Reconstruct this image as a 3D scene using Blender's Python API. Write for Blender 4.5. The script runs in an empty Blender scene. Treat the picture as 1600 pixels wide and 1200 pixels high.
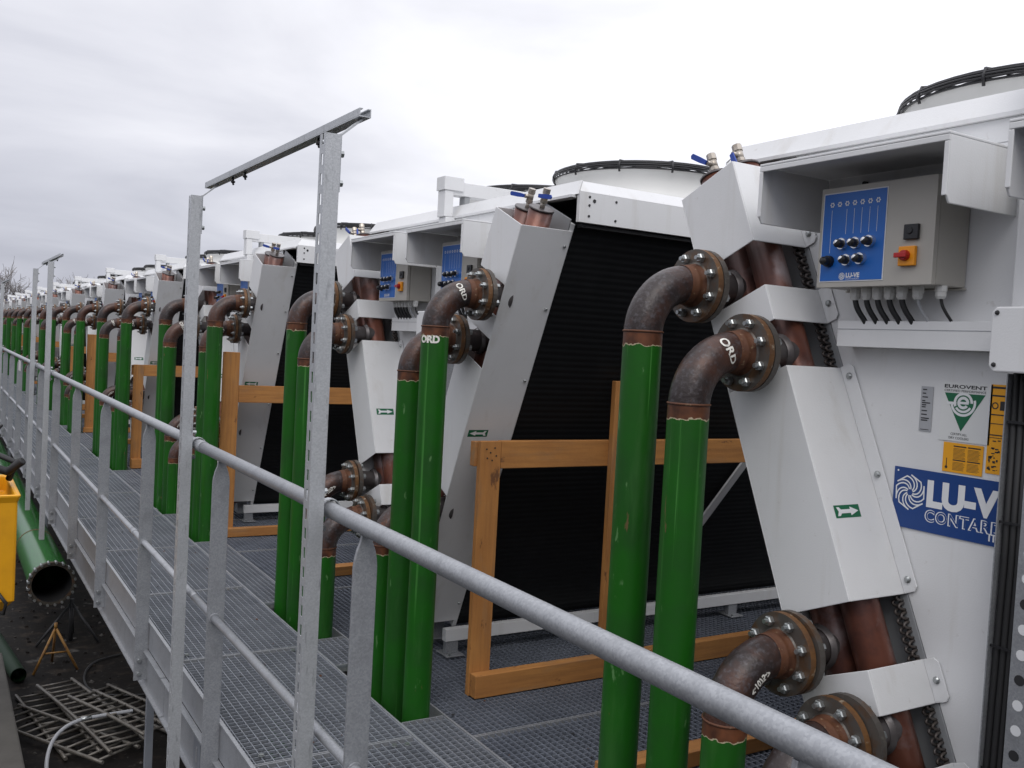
import bpy, bmesh, math, random
import numpy as np
from mathutils import Vector, Matrix
random.seed(7)
S = bpy.context.scene
COL = S.collection
PI = math.pi
R = math.radians

# ------------------------------------------------------------------ camera
F_PX, YAW, PITCH, ROLL, EYE = 1480.0, R(31.5), R(2.3), R(-3.1), 1.56
cy, sy, cp, sp = math.cos(YAW), math.sin(YAW), math.cos(PITCH), math.sin(PITCH)
r0 = Vector((cy, -sy, 0)); fw = Vector((sy*cp, cy*cp, -sp)); d0 = fw.cross(r0)
rt = math.cos(ROLL)*r0 + math.sin(ROLL)*d0
dn = -math.sin(ROLL)*r0 + math.cos(ROLL)*d0
cam = bpy.data.cameras.new('camera'); cam_o = bpy.data.objects.new('camera', cam); COL.objects.link(cam_o)
m = Matrix((rt, -dn, -fw)).transposed().to_4x4(); m.translation = Vector((0, 0, EYE))
cam_o.matrix_world = m
cam.sensor_width = 36.0; cam.lens = F_PX/1600*36.0; cam.clip_start = 0.05; cam.clip_end = 2000
S.camera = cam_o

# ------------------------------------------------------------------ light
SUN_EL, SUN_AZ = R(50), R(212)      # azimuth clockwise from +Y: from behind the camera
W = bpy.data.worlds.new('World'); S.world = W; W.use_nodes = True
nt = W.node_tree; N = nt.nodes; L = nt.links
for n in list(N): N.remove(n)
out = N.new('ShaderNodeOutputWorld'); bg = N.new('ShaderNodeBackground'); L.new(bg.outputs[0], out.inputs[0])
sky = N.new('ShaderNodeTexSky'); sky.sky_type = 'NISHITA'; sky.sun_disc = False
sky.sun_elevation = SUN_EL; sky.sun_rotation = SUN_AZ
bg.inputs[1].default_value = 0.1
tc = N.new('ShaderNodeTexCoord'); sx = N.new('ShaderNodeSeparateXYZ'); L.new(tc.outputs['Generated'], sx.inputs[0])
def wmath(op, a, b=None, c=None):
    n = N.new('ShaderNodeMath'); n.operation = op
    for i, v in enumerate((a, b, c)):
        if v is None: continue
        if isinstance(v, (int, float)): n.inputs[i].default_value = v
        else: L.new(v, n.inputs[i])
    return n.outputs[0]
zz = wmath('MAXIMUM', sx.outputs[2], 0.0)
den = wmath('ADD', zz, 0.22)
cx = wmath('DIVIDE', sx.outputs[0], den); cyy = wmath('DIVIDE', sx.outputs[1], den)
cmb = N.new('ShaderNodeCombineXYZ'); L.new(cx, cmb.inputs[0]); L.new(cyy, cmb.inputs[1])
nz = N.new('ShaderNodeTexNoise'); L.new(cmb.outputs[0], nz.inputs['Vector'])
nz.inputs['Scale'].default_value = 1.15; nz.inputs['Detail'].default_value = 7; nz.inputs['Roughness'].default_value = 0.5
nz.inputs['Distortion'].default_value = 0.5
nf = nz.outputs['Fac']
# overcast luminance: darker near the horizon and to the far end of the row, bright overhead
az = wmath('MULTIPLY', sx.outputs[0], 0.52)
lum = wmath('MULTIPLY_ADD', zz, 1.15, 0.50)
lum = wmath('ADD', lum, wmath('MAXIMUM', az, -0.05))
cl = N.new('ShaderNodeMapRange'); L.new(nf, cl.inputs[0]); cl.inputs[1].default_value = 0.3; cl.inputs[2].default_value = 0.7
cl.inputs[3].default_value = 0.83; cl.inputs[4].default_value = 1.24
lum = wmath('MULTIPLY', lum, cl.outputs[0])
lum = wmath('MINIMUM', lum, 1.75)
rmp = N.new('ShaderNodeValToRGB'); L.new(lum, rmp.inputs[0])
rmp.color_ramp.elements[0].position = 0.35; rmp.color_ramp.elements[0].color = (0.80, 0.83, 1.0, 1)
rmp.color_ramp.elements[1].position = 0.95; rmp.color_ramp.elements[1].color = (0.93, 0.935, 1.0, 1)
vm = N.new('ShaderNodeVectorMath'); vm.operation = 'SCALE'; L.new(rmp.outputs[0], vm.inputs[0])
L.new(wmath('MULTIPLY', lum, 10.0), vm.inputs['Scale'])
mx = N.new('ShaderNodeMixRGB'); mx.inputs[0].default_value = 0.97
L.new(sky.outputs[0], mx.inputs[1]); L.new(vm.outputs[0], mx.inputs[2]); L.new(mx.outputs[0], bg.inputs[0])

sun = bpy.data.lights.new('sun', 'SUN'); sun.energy = 1.05; sun.angle = R(35); sun.color = (1.0, 0.97, 0.93)
sun_o = bpy.data.objects.new('sun', sun); COL.objects.link(sun_o)
sd = Vector((math.sin(SUN_AZ)*math.cos(SUN_EL), math.cos(SUN_AZ)*math.cos(SUN_EL), math.sin(SUN_EL)))
sun_o.rotation_euler = sd.to_track_quat('Z', 'Y').to_euler(); sun_o.location = (-6, -4, 12)
S.view_settings.view_transform = 'Standard'; S.view_settings.look = 'None'; S.view_settings.gamma = 1
S.view_settings.exposure = 0.05

# ------------------------------------------------------------------ materials
def mat(name, col, rough=0.5, metal=0.0, var=None, spec=0.5, bump=0.0, bscale=60, coat=0.0):
    """var: list of (kind, scale vec, lo, hi, colour, strength) layers mixed over the base in turn"""
    M = bpy.data.materials.new(name); M.use_nodes = True
    t = M.node_tree; n = t.nodes; l = t.links; b = n['Principled BSDF']
    b.inputs['Roughness'].default_value = rough; b.inputs['Metallic'].default_value = metal
    b.inputs['Specular IOR Level'].default_value = spec; b.inputs['Coat Weight'].default_value = coat
    b.inputs['Base Color'].default_value = (*col, 1)
    if var or bump:
        tc = n.new('ShaderNodeTexCoord'); oi = n.new('ShaderNodeObjectInfo')
        ad = n.new('ShaderNodeVectorMath'); ad.operation = 'MULTIPLY_ADD'
        l.new(oi.outputs['Random'], ad.inputs[0]); ad.inputs[1].default_value = (17, 31, 23); l.new(tc.outputs['Object'], ad.inputs[2])
    cur = None
    for k in (var or []):
        kind, sc, lo, hi, c, st = k
        mp = n.new('ShaderNodeMapping'); mp.inputs['Scale'].default_value = sc; l.new(ad.outputs[0], mp.inputs[0])
        if kind == 'noise':
            x = n.new('ShaderNodeTexNoise'); x.inputs['Scale'].default_value = 1; x.inputs['Detail'].default_value = 6
            x.inputs['Roughness'].default_value = 0.6; l.new(mp.outputs[0], x.inputs['Vector']); o = x.outputs['Fac']
        else:
            x = n.new('ShaderNodeTexVoronoi'); x.inputs['Scale'].default_value = 1; l.new(mp.outputs[0], x.inputs['Vector'])
            s2 = n.new('ShaderNodeSeparateColor'); l.new(x.outputs['Color'], s2.inputs[0]); o = s2.outputs[0]
        mr = n.new('ShaderNodeMapRange'); mr.inputs[1].default_value = lo; mr.inputs[2].default_value = hi
        mr.inputs[4].default_value = st; l.new(o, mr.inputs[0])
        mi = n.new('ShaderNodeMixRGB'); l.new(mr.outputs[0], mi.inputs[0])
        if cur is None: mi.inputs[1].default_value = (*col, 1)
        else: l.new(cur, mi.inputs[1])
        mi.inputs[2].default_value = (*c, 1); cur = mi.outputs[0]
    if cur is not None: l.new(cur, b.inputs['Base Color'])
    if bump:
        x = n.new('ShaderNodeTexNoise'); x.inputs['Scale'].default_value = bscale; x.inputs['Detail'].default_value = 4
        l.new(ad.outputs[0], x.inputs['Vector'])
        bp = n.new('ShaderNodeBump'); bp.inputs['Strength'].default_value = bump; bp.inputs['Distance'].default_value = 0.004
        l.new(x.outputs['Fac'], bp.inputs['Height']); l.new(bp.outputs[0], b.inputs['Normal'])
    return M
V3 = lambda s: (s, s, s)
WHITE = mat('white_coated_steel', (.69, .695, .70), .42, 0, [('noise', V3(3), .45, .75, (.60, .605, .605), .5), ('noise', (11, 11, .9), .57, .74, (.52, .50, .46), .45), ('noise', V3(34), .66, .72, (.45, .43, .40), .35)], bump=.1, bscale=220)
WHITE2 = mat('white_plastic', (.66, .66, .64), .4, 0, [('noise', V3(6), .45, .8, (.55, .55, .53), .4)])
BEIGE = mat('beige_enclosure', (.43, .41, .37), .45, 0, [('noise', V3(8), .4, .8, (.38, .365, .33), .5)], bump=.05, bscale=400)
GALV = mat('galvanised_steel', (.27, .28, .298), .46, .35, [('voronoi', V3(230), 0, 1, (.37, .382, .40), .75), ('noise', V3(14), .5, .75, (.20, .208, .22), .6), ('noise', V3(3), .62, .8, (.25, .2, .15), .25)], bump=.12, bscale=120)
GALVB = mat('bright_galvanised_strut', (.43, .445, .46), .4, .35, [('voronoi', V3(260), 0, 1, (.56, .575, .59), .7), ('noise', (60, 60, 12), .60, .68, (.24, .25, .26), .6), ('noise', V3(5), .5, .8, (.36, .37, .385), .6)], bump=.1, bscale=140)
GALVP = mat('shaded_platform_grating', (.20, .22, .262), .55, .3, [('noise', V3(5), .4, .7, (.13, .145, .178), .7), ('noise', V3(40), .5, .8, (.22, .235, .26), .5)])  # grating colour darkened to paint in the shade below the coolers
GALVD = mat('galvanised_grating', (.275, .295, .33), .48, .35, [('noise', V3(5), .4, .7, (.185, .20, .23), .7), ('noise', V3(40), .5, .8, (.33, .335, .35), .5)])
GREEN = None
def green():
    M = mat('green_pipe_paint', (.009, .092, .005), .42, 0,
        [('noise', V3(4), .42, .62, (.012, .066, .010), .8), ('noise', (14, 14, 2.2), .55, .72, (.030, .115, .022), .7), ('noise', (55, 55, .7), .61, .68, (.06, .22, .045), .7),
         ('noise', (30, 30, 9), .66, .70, (.10, .22, .08), .75), ('noise', (22, 22, 5), .69, .71, (.14, .08, .04), .8)], spec=.3, bump=.05, bscale=40)
    # bare rusty steel above the ragged paint edge at the pipe top (object z = 0 is the weld)
    t = M.node_tree; n = t.nodes; l = t.links; b = n['Principled BSDF']
    src = b.inputs['Base Color'].links[0].from_socket
    tc = n.new('ShaderNodeTexCoord'); s = n.new('ShaderNodeSeparateXYZ'); l.new(tc.outputs['Object'], s.inputs[0])
    oi = n.new('ShaderNodeObjectInfo'); av = n.new('ShaderNodeVectorMath'); av.operation = 'ADD'
    l.new(tc.outputs['Object'], av.inputs[0]); l.new(oi.outputs['Random'], av.inputs[1])
    nz = n.new('ShaderNodeTexNoise'); nz.inputs['Scale'].default_value = 45; nz.inputs['Detail'].default_value = 4; l.new(av.outputs[0], nz.inputs['Vector'])
    def edge(off, soft):
        a = n.new('ShaderNodeMath'); a.operation = 'MULTIPLY_ADD'; l.new(nz.outputs['Fac'], a.inputs[0]); a.inputs[1].default_value = .03; l.new(s.outputs[2], a.inputs[2])
        r = n.new('ShaderNodeMapRange'); l.new(a.outputs[0], r.inputs[0]); r.inputs[1].default_value = off; r.inputs[2].default_value = off+soft
        return r.outputs[0]
    m1 = n.new('ShaderNodeMixRGB'); l.new(edge(-.0225, .001), m1.inputs[0]); l.new(src, m1.inputs[1]); m1.inputs[2].default_value = (.42, .36, .24, 1)
    n2 = n.new('ShaderNodeTexNoise'); n2.inputs['Scale'].default_value = 22; l.new(av.outputs[0], n2.inputs['Vector'])
    cr = n.new('ShaderNodeValToRGB'); l.new(n2.outputs['Fac'], cr.inputs[0])
    cr.color_ramp.elements[0].position = .35; cr.color_ramp.elements[0].color = (.05, .022, .014, 1)
    cr.color_ramp.elements[1].position = .7; cr.color_ramp.elements[1].color = (.15, .055, .025, 1)
    m2 = n.new('ShaderNodeMixRGB'); l.new(edge(-.0195, .001), m2.inputs[0]); l.new(m1.outputs[0], m2.inputs[1]); l.new(cr.outputs[0], m2.inputs[2])
    l.new(m2.outputs[0], b.inputs['Base Color'])
    return M
GREEN = green()
BIGGREEN = mat('green_main_paint', (.015, .12, .014), .22, 0, [('noise', V3(3), .4, .7, (.015, .10, .017), .6), ('noise', V3(25), .68, .72, (.25, .3, .2), .6)])
SCALE = mat('mill_scale_steel', (.028, .020, .019), .40, .2, [('noise', V3(5), .44, .58, (.075, .030, .018), .9), ('noise', V3(75), .52, .66, (.085, .078, .085), .6), ('noise', V3(12), .64, .70, (.13, .042, .015), .7)], bump=.4, bscale=90)
RUST = mat('rust_orange', (.105, .038, .014), .7, .1, [('noise', V3(30), .4, .65, (.075, .028, .016), .8), ('noise', V3(60), .6, .7, (.42, .30, .17), .5)], bump=.3, bscale=80)
FLANGE = mat('flange_steel', (.10, .09, .08), .42, .4, [('noise', V3(16), .48, .62, (.12, .058, .024), .75), ('noise', V3(40), .6, .7, (.22, .20, .17), .55)], bump=.15, bscale=60)
FLANGEG = mat('flange_rust_rim', (.16, .075, .025), .6, .2, [('noise', V3(25), .4, .6, (.10, .05, .025), .8), ('noise', V3(30), .58, .66, (.38, .33, .25), .7)])
BOLT = mat('zinc_bolt', (.40, .42, .42), .3, .8, [('noise', V3(60), .5, .7, (.3, .3, .3), .6)])
HEADER = mat('header_tube', (.17, .062, .040), .34, .35, [('noise', V3(6), .46, .62, (.065, .032, .03), .8), ('noise', (5, 5, 5), .56, .70, (.27, .235, .24), .8)], bump=.08, bscale=60)
STUB = mat('nozzle_steel', (.11, .10, .10), .42, .45, [('noise', V3(10), .45, .62, (.07, .06, .06), .7), ('noise', V3(9), .6, .7, (.36, .35, .36), .6)])
def coilmat():
    M = mat('black_coil_fins', (.006, .0065, .0075), .6, .0, [('noise', (6, 6, .8), .5, .8, (.011, .012, .013), .8)], spec=.25)
    t = M.node_tree; n = t.nodes; l = t.links; b = n['Principled BSDF']
    tc = n.new('ShaderNodeTexCoord'); wv = n.new('ShaderNodeTexWave'); wv.bands_direction = 'Z'; wv.inputs['Scale'].default_value = 11.5
    wv.inputs['Distortion'].default_value = .15
    l.new(tc.outputs['Object'], wv.inputs['Vector'])
    bp = n.new('ShaderNodeBump'); bp.inputs['Strength'].default_value = .3; bp.inputs['Distance'].default_value = .005
    l.new(wv.outputs['Fac'], bp.inputs['Height']); l.new(bp.outputs[0], b.inputs['Normal'])
    return M
COIL = coilmat()
BLACK = mat('black_plastic', (.012, .012, .014), .4)
RUBBER = mat('black_rubber', (.014, .014, .015), .6)
DARKSTEEL = mat('dark_steel', (.03, .03, .032), .5, .3)
BLUE = mat('blue_panel', (.008, .12, .46), .4)
NAVY = mat('navy_sign', (.006, .045, .20), .38)
SIGNW = mat('white_lettering', (.72, .73, .74), .5)
INK = mat('dark_ink', (.02, .02, .022), .6)
GREENS = mat('green_sticker', (.005, .12, .05), .45)
YEL = mat('amber_sticker', (.80, .36, .01), .5)
YELB = mat('yellow_machine_paint', (.72, .34, .008), .38, 0, [('noise', V3(5), .5, .75, (.55, .25, .01), .6), ('noise', V3(14), .68, .73, (.12, .06, .03), .7)])
ORANGE = mat('orange_switch', (.85, .32, .01), .4)
RED = mat('red_knob', (.42, .012, .012), .4)
CHROME_GLINT = mat('chrome_and_glint', (.7, .7, .7), .2, .9)
GREYLAB = mat('grey_label', (.36, .37, .39), .45)
VALVE = mat('nickel_valve', (.42, .38, .33), .35, .6, [('noise', V3(40), .5, .7, (.25, .2, .15), .6)])
LEVER = mat('blue_lever', (.01, .05, .32), .45)
PLATEG = mat('grey_plate', (.30, .31, .32), .5, .2)
CHALK = mat('chalk_marks', (.75, .74, .68), .8, 0, [('noise', V3(90), .52, .62, (.10, .08, .07), .6)])
BLUEPAINT = mat('blue_spray_mark', (.02, .10, .25), .7)
def woodmat():
    M = mat('pine_timber', (.45, .205, .055), .7, 0, [('noise', V3(2.2), .4, .7, (.33, .135, .034), .85), ('noise', (3, 45, 45), .42, .66, (.27, .115, .034), .7), ('noise', (2, 9, 9), .56, .72, (.22, .15, .09), .55), ('noise', (7, 16, 16), .64, .69, (.12, .05, .02), .9), ('noise', (1.4, 5, 5), .58, .74, (.20, .16, .115), .6)], bump=.25, bscale=50)
    return M
WOOD = woodmat()
GROUND = mat('dark_wet_ground', (.008, .0065, .0055), .7, 0, [('noise', V3(1.3), .45, .65, (.006, .005, .005), .8), ('noise', V3(7), .52, .66, (.034, .026, .02), .7), ('noise', V3(2.6), .62, .68, (.085, .08, .074), .8), ('noise', V3(26), .62, .68, (.06, .055, .05), .7)], spec=.15, bump=.6, bscale=14)
CONC = mat('old_concrete', (.075, .07, .062), .85, 0, [('noise', V3(4), .4, .7, (.04, .037, .033), .8)], bump=.2, bscale=40)
BARK = mat('pale_bark', (.24, .225, .22), .8, 0, [('noise', V3(4), .4, .7, (.13, .115, .11), .6)])
BENDM = mat('tarnished_copper', (.085, .07, .062), .45, .4, [('noise', V3(30), .4, .7, (.16, .15, .15), .6)])
DARKFL = mat('dark_flange_rust', (.045, .04, .032), .6, .2, [('noise', V3(20), .5, .65, (.10, .05, .025), .7)])
LADM = mat('weathered_steel', (.15, .14, .125), .45, .4, [('noise', V3(25), .45, .65, (.10, .085, .07), .8)])
RUBB = mat('dirty_stone', (.07, .065, .06), .8)
STICKW = mat('white_sticker', (.68, .69, .68), .4)
DKGREEN = mat('dark_green_paint', (.004, .018, .006), .6, spec=.2)
FANBLADE = mat('fan_blade_grey', (.08, .08, .085), .5)
TAG = mat('white_tag', (.6, .57, .58), .6)

# ------------------------------------------------------------------ mesh helpers
class MB:
    def __init__(s): s.v = []; s.f = []; s.mi = []; s.sm = []; s.mats = []
    def _m(s, m):
        if m not in s.mats: s.mats.append(m)
        return s.mats.index(m)
    def add(s, vs, fs, m, smooth=False):
        o = len(s.v); k = s._m(m); s.v += [tuple(v) for v in vs]
        for f in fs: s.f.append([o+i for i in f]); s.mi.append(k); s.sm.append(smooth)
    def hexa(s, c, m):      # 8 corners: bottom 4 then top 4
        s.add(c, [(0, 3, 2, 1), (4, 5, 6, 7), (0, 1, 5, 4), (1, 2, 6, 5), (2, 3, 7, 6), (3, 0, 4, 7)], m)
    def box(s, a, b, m, f=None):
        x0, y0, z0 = a; x1, y1, z1 = b
        c = [(x0, y0, z0), (x1, y0, z0), (x1, y1, z0), (x0, y1, z0), (x0, y0, z1), (x1, y0, z1), (x1, y1, z1), (x0, y1, z1)]
        s.hexa([f(*p) for p in c] if f else c, m)
    def prism(s, poly, d, m):        # poly: 3D points, d: extrusion vector
        n = len(poly); P = [Vector(p) for p in poly]; D = Vector(d)
        s.add(P+[p+D for p in P], [tuple(range(n))[::-1], tuple(range(n, 2*n))]+[(i, (i+1) % n, n+(i+1) % n, n+i) for i in range(n)], m)
    def tube(s, pts, r, m, seg=10, caps=True, smooth=True):
        P = [Vector(p) for p in pts]; rs = r if isinstance(r, (list, tuple)) else [r]*len(P)
        t0 = (P[1]-P[0]).normalized(); u = t0.orthogonal().normalized()
        vs = []
        for i, p in enumerate(P):
            t = (P[min(i+1, len(P)-1)]-P[max(i-1, 0)]).normalized()
            u = (u-u.dot(t)*t).normalized(); w = t.cross(u)
            for k in range(seg):
                a = 2*PI*k/seg; vs.append(p+rs[i]*(math.cos(a)*u+math.sin(a)*w))
        fs = []
        for i in range(len(P)-1):
            for k in range(seg):
                a = i*seg+k; b = i*seg+(k+1) % seg; fs.append((a, b, b+seg, a+seg))
        s.add(vs, fs, m, smooth)
        if caps:
            n = len(s.v)-len(vs)
            k = s._m(m)
            s.f.append([n+i for i in range(seg)][::-1]); s.mi.append(k); s.sm.append(False)
            e = n+(len(P)-1)*seg; s.f.append([e+i for i in range(seg)]); s.mi.append(k); s.sm.append(False)
    def lathe(s, prof, m, o=(0, 0, 0), ax='Z', seg=28, smooth=False):   # prof: (r, h)
        vs = []; n = len(prof)
        for k in range(seg):
            a = 2*PI*k/seg; c, d = math.cos(a), math.sin(a)
            for r, h in prof:
                p = {'Z': (r*c, r*d, h), 'X': (h, r*c, r*d), 'Y': (r*d, h, r*c)}[ax]
                vs.append((p[0]+o[0], p[1]+o[1], p[2]+o[2]))
        fs = []
        for k in range(seg):
            for i in range(n-1):
                a = k*n+i; b = ((k+1) % seg)*n+i; fs.append((a, b, b+1, a+1))
        s.add(vs, fs, m, smooth)
    def disc(s, o, r, m, ax='X', seg=16):
        vs = []
        for k in range(seg):
            a = 2*PI*k/seg; c, d = r*math.cos(a), r*math.sin(a)
            p = {'Z': (c, d, 0), 'X': (0, c, d), 'Y': (d, 0, c)}[ax]
            vs.append((p[0]+o[0], p[1]+o[1], p[2]+o[2]))
        s.add(vs, [tuple(range(seg))], m)
    def mesh(s, name, recalc=True):
        me = bpy.data.meshes.new(name); me.from_pydata(s.v, [], s.f)
        for mm in s.mats: me.materials.append(mm)
        me.polygons.foreach_set('material_index', s.mi); me.polygons.foreach_set('use_smooth', s.sm)
        if recalc:
            b = bmesh.new(); b.from_mesh(me); bmesh.ops.recalc_face_normals(b, faces=b.faces); b.to_mesh(me); b.free()
        me.update(); return me
    def build(s, name, parent=None, loc=(0, 0, 0), bevel=0, recalc=True):
        o = bpy.data.objects.new(name, s.mesh(name, recalc)); COL.objects.link(o); o.location = loc
        if bevel:
            bv = o.modifiers.new('bevel', 'BEVEL'); bv.width = bevel; bv.segments = 2; bv.limit_method = 'ANGLE'; bv.angle_limit = R(50)
        if parent: par(o, parent)
        return o
def smooth(pts, it=3):
    P_ = [Vector(p) for p in pts]
    for _ in range(it):
        q = [P_[0]]
        for a, b in zip(P_[:-1], P_[1:]): q += [a*.75+b*.25, a*.25+b*.75]
        P_ = q+[P_[-1]]
    return P_
KIDS = {}
def par(o, p): o.parent = p; KIDS.setdefault(p.name, []).append(o)
def empty(name, loc, rz=0):
    o = bpy.data.objects.new(name, None); COL.objects.link(o); o.location = loc; o.rotation_euler = (0, 0, rz); o.empty_display_size = .2
    return o
def tag(o, label=None, cat=None, group=None, kind=None):
    if label: o['label'] = label
    if cat: o['category'] = cat
    if group: o['group'] = group
    if kind: o['kind'] = kind
    return o
def copy_tree(o, parent=None):
    c = o.copy(); COL.objects.link(c)
    if parent: par(c, parent)
    for ch in KIDS.get(o.name, []): copy_tree(ch, c)
    return c
_tc = {}
def text_mesh(txt, size, bold=0.0, wide=1.0, spacing=1.0):
    key = (txt, size, bold, wide, spacing)
    if key in _tc: return _tc[key]
    cu = bpy.data.curves.new('lettering', 'FONT'); cu.body = txt; cu.size = size; cu.offset = bold; cu.space_character = spacing
    cu.align_x = 'LEFT'; cu.resolution_u = 4
    o = bpy.data.objects.new('lettering', cu); COL.objects.link(o)
    bpy.context.view_layer.update()
    me = bpy.data.meshes.new_from_object(o.evaluated_get(bpy.context.evaluated_depsgraph_get()))
    vs = [Vector((v.co.x*wide, v.co.y, 0)) for v in me.vertices]; fs = [tuple(p.vertices) for p in me.polygons]
    bpy.data.objects.remove(o); bpy.data.curves.remove(cu); bpy.data.meshes.remove(me)
    _tc[key] = (vs, fs); return vs, fs
def wtext(mb, txt, size, m, y, z, x, bold=0, wide=1, spacing=1.0, width=None):
    """writing on a face that looks towards -X: reads along -Y, up is +Z"""
    vs, fs = text_mesh(txt, size, bold, wide, spacing)
    if width:
        w = max(v.x for v in vs)-min(v.x for v in vs); k = width/w
    else: k = 1
    mb.add([(x, y-v.x*k, z+v.y) for v in vs], fs, m)
def fan_mark(mb, y, z, x, r, m, lw=.0035):
    """five-bladed swirl drawn as outlines"""
    for k in range(6):
        a = 2*PI*k/6+.3
        def P_(t, off, r0_=.2): rr = r*(r0_+(1-r0_)*t); aa = a+off+1.25*t*t*.55+.55*t; return (x, y-rr*math.cos(aa), z+rr*math.sin(aa))
        A_ = [P_(i/8, 0) for i in range(9)]; B_ = [P_(i/8*.93, -.62) for i in range(9)]
        for line in (A_, B_, [A_[-1], B_[-1]]):
            for (p, q) in zip(line[:-1], line[1:]):
                A = Vector(p); B = Vector(q); d = (B-A)
                if d.length < 1e-6: continue
                nn = Vector((1, 0, 0)).cross(d.normalized())*lw/2; e_ = d.normalized()*lw*.25
                mb.add([A-nn-e_, B-nn+e_, B+nn+e_, A+nn-e_], [(0, 1, 2, 3)], m)

# ------------------------------------------------------------------ setting: ground
g = MB()
n = 40
g.add([(-400, -300, -1.4), (400, -300, -1.4), (400, 500, -1.4), (-400, 500, -1.4)], [(0, 1, 2, 3)], GROUND)
tag(g.build('ground'), kind='structure')

# walkway of galvanised grating -----------------------------------------------------
def grating(x0, x1, y0, y1, pitch_x, pitch_y, h=.028, w=.0034, mat_=None, top=0.0):
    mb = MB(); mm = mat_ or GALVD
    nx = max(2, round((x1-x0)/pitch_x)); ny = max(2, round((y1-y0)/pitch_y))
    for i in range(nx+1):
        x = x0+(x1-x0)*i/nx; mb.box((x-w/2, y0, top-h), (x+w/2, y1, top), mm)
    for j in range(ny+1):
        y = y0+(y1-y0)*j/ny; mb.box((x0, y-w/2, top-.012), (x1, y+w/2, top-.0012), mm)
    # banding bars at the panel ends
    mb.box((x0, y0, top-h-.004), (x1, y0+.006, top+.003), GALV); mb.box((x0, y1-.006, top-h-.004), (x1, y1, top+.003), GALV)
    return mb
walk = tag(empty('walkway', (0.95, 0, 0)), 'narrow galvanised grating walkway with toe board behind the guard rail', 'walkway')
Y_END = 41.0
ys = [3.30+1.21*k for k in range(-4, 32)]
for a, b in zip(ys[:-1], ys[1:]):
    mb = grating(.965, 1.650, a+.003, b-.003, .034, .034)
    for (xx, yy) in ((1.55, b-.05), (1.60, b-.06), (1.07, a+.07)):
        mb.lathe([(.0, .006), (.009, .006), (.009, 0), (.012, 0)], BOLT, (xx, yy, .002), seg=8)
    mb.build('grating_panel', walk, (-.95, 0, 0), recalc=False)
# side strip along the pipes, open where the pipes pass
Yc = [1.29, 4.38, 7.97, 11.72, 15.44, 19.17, 22.9, 26.63, 30.36, 34.09, 37.82]
edges = []
prev = -1.5
for c in Yc:
    for s_ in (-1, 1):
        lo, hi = (c-.94, c-.2) if s_ < 0 else (c+.2, c+.94)
        if lo > prev+.1: edges.append((prev, lo))
        prev = hi
for (a, b) in edges:
    grating(1.668, 1.856, a, b, .034, .034).build('grating_strip', walk, (-.95, 0, 0), recalc=False)
mb = MB()
mb.box((1.652, -1.5, -.16), (1.660, Y_END, .006), GALV); mb.box((1.600, -1.5, -.168), (1.651, Y_END, -.161), GALV)
mb.box((1.860, -1.5, -.16), (1.868, Y_END, .005), GALV)
mb.build('edge_beam', walk, (-.95, 0, 0))
for k in range(17):
    y0 = -.7+2.45*k; y1 = y0+2.44
    mb = MB(); mb.box((.950, y0, -.04), (.956, y1, .100), GALV); mb.box((.944, y0, .094), (.9585, y1, .1015), GALV)
    mb.build('toe_board', walk, (-.95, 0, 0))
for k in range(8):
    y0 = -.75+5.2*k; y1 = y0+5.19
    mb = MB(); mb.box((.944, y0, -.225), (.950, y1, -.045), GALV); mb.box((.900+.025, y0, -.052), (.9435, y1, -.045), GALV); mb.box((.925, y0, -.232), (.99, y1, -.2255), GALV)
    yy = y0+.6
    while yy < y1-.3:
        mb.box((.9405, yy, -.2), (.9435, yy+.10, -.08), GALVD); mb.box((.937, yy+.03, -.17), (.94, yy+.05, -.11), GALV); yy += 1.3
    mb.build('side_beam', walk, (-.95, 0, 0))
for k in range(14):
    y0 = -.4+3.0*k
    mb = MB(); mb.box((.955, y0, -.21), (7.0, y0+.06, -.032), GALVD); mb.build('cross_beam', walk, (-.95, 0, 0))
    for xx in (1.02, 4.0, 6.9):
        if (k % 2) == 0:
            mb = MB(); mb.box((xx+.08, y0+.01, -1.4), (xx+.12, y0+.05, -.212), GALVD); mb.box((xx+.02, y0-.05, -1.4), (xx+.18, y0+.11, -1.388), GALVD)
            mb.build('support_leg', walk, (-.95, 0, 0))
# platform under the coolers
plat = tag(empty('platform', (1.87, 0, 0)), 'wide dark grating platform that carries the coolers', 'platform')
yb = [-1.4+1.15*k for k in range(0, 38)]
for (a, b) in zip(yb[:-1], yb[1:]):
    for (x0, x1) in ((1.872, 4.45), (4.46, 7.1)):
        if b > 24 and x0 > 4: continue
        grating(x0, x1, a+.003, b-.003, .031, .034, mat_=GALVP).build('grating_panel', plat, (-1.87, 0, 0), recalc=False)

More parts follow.
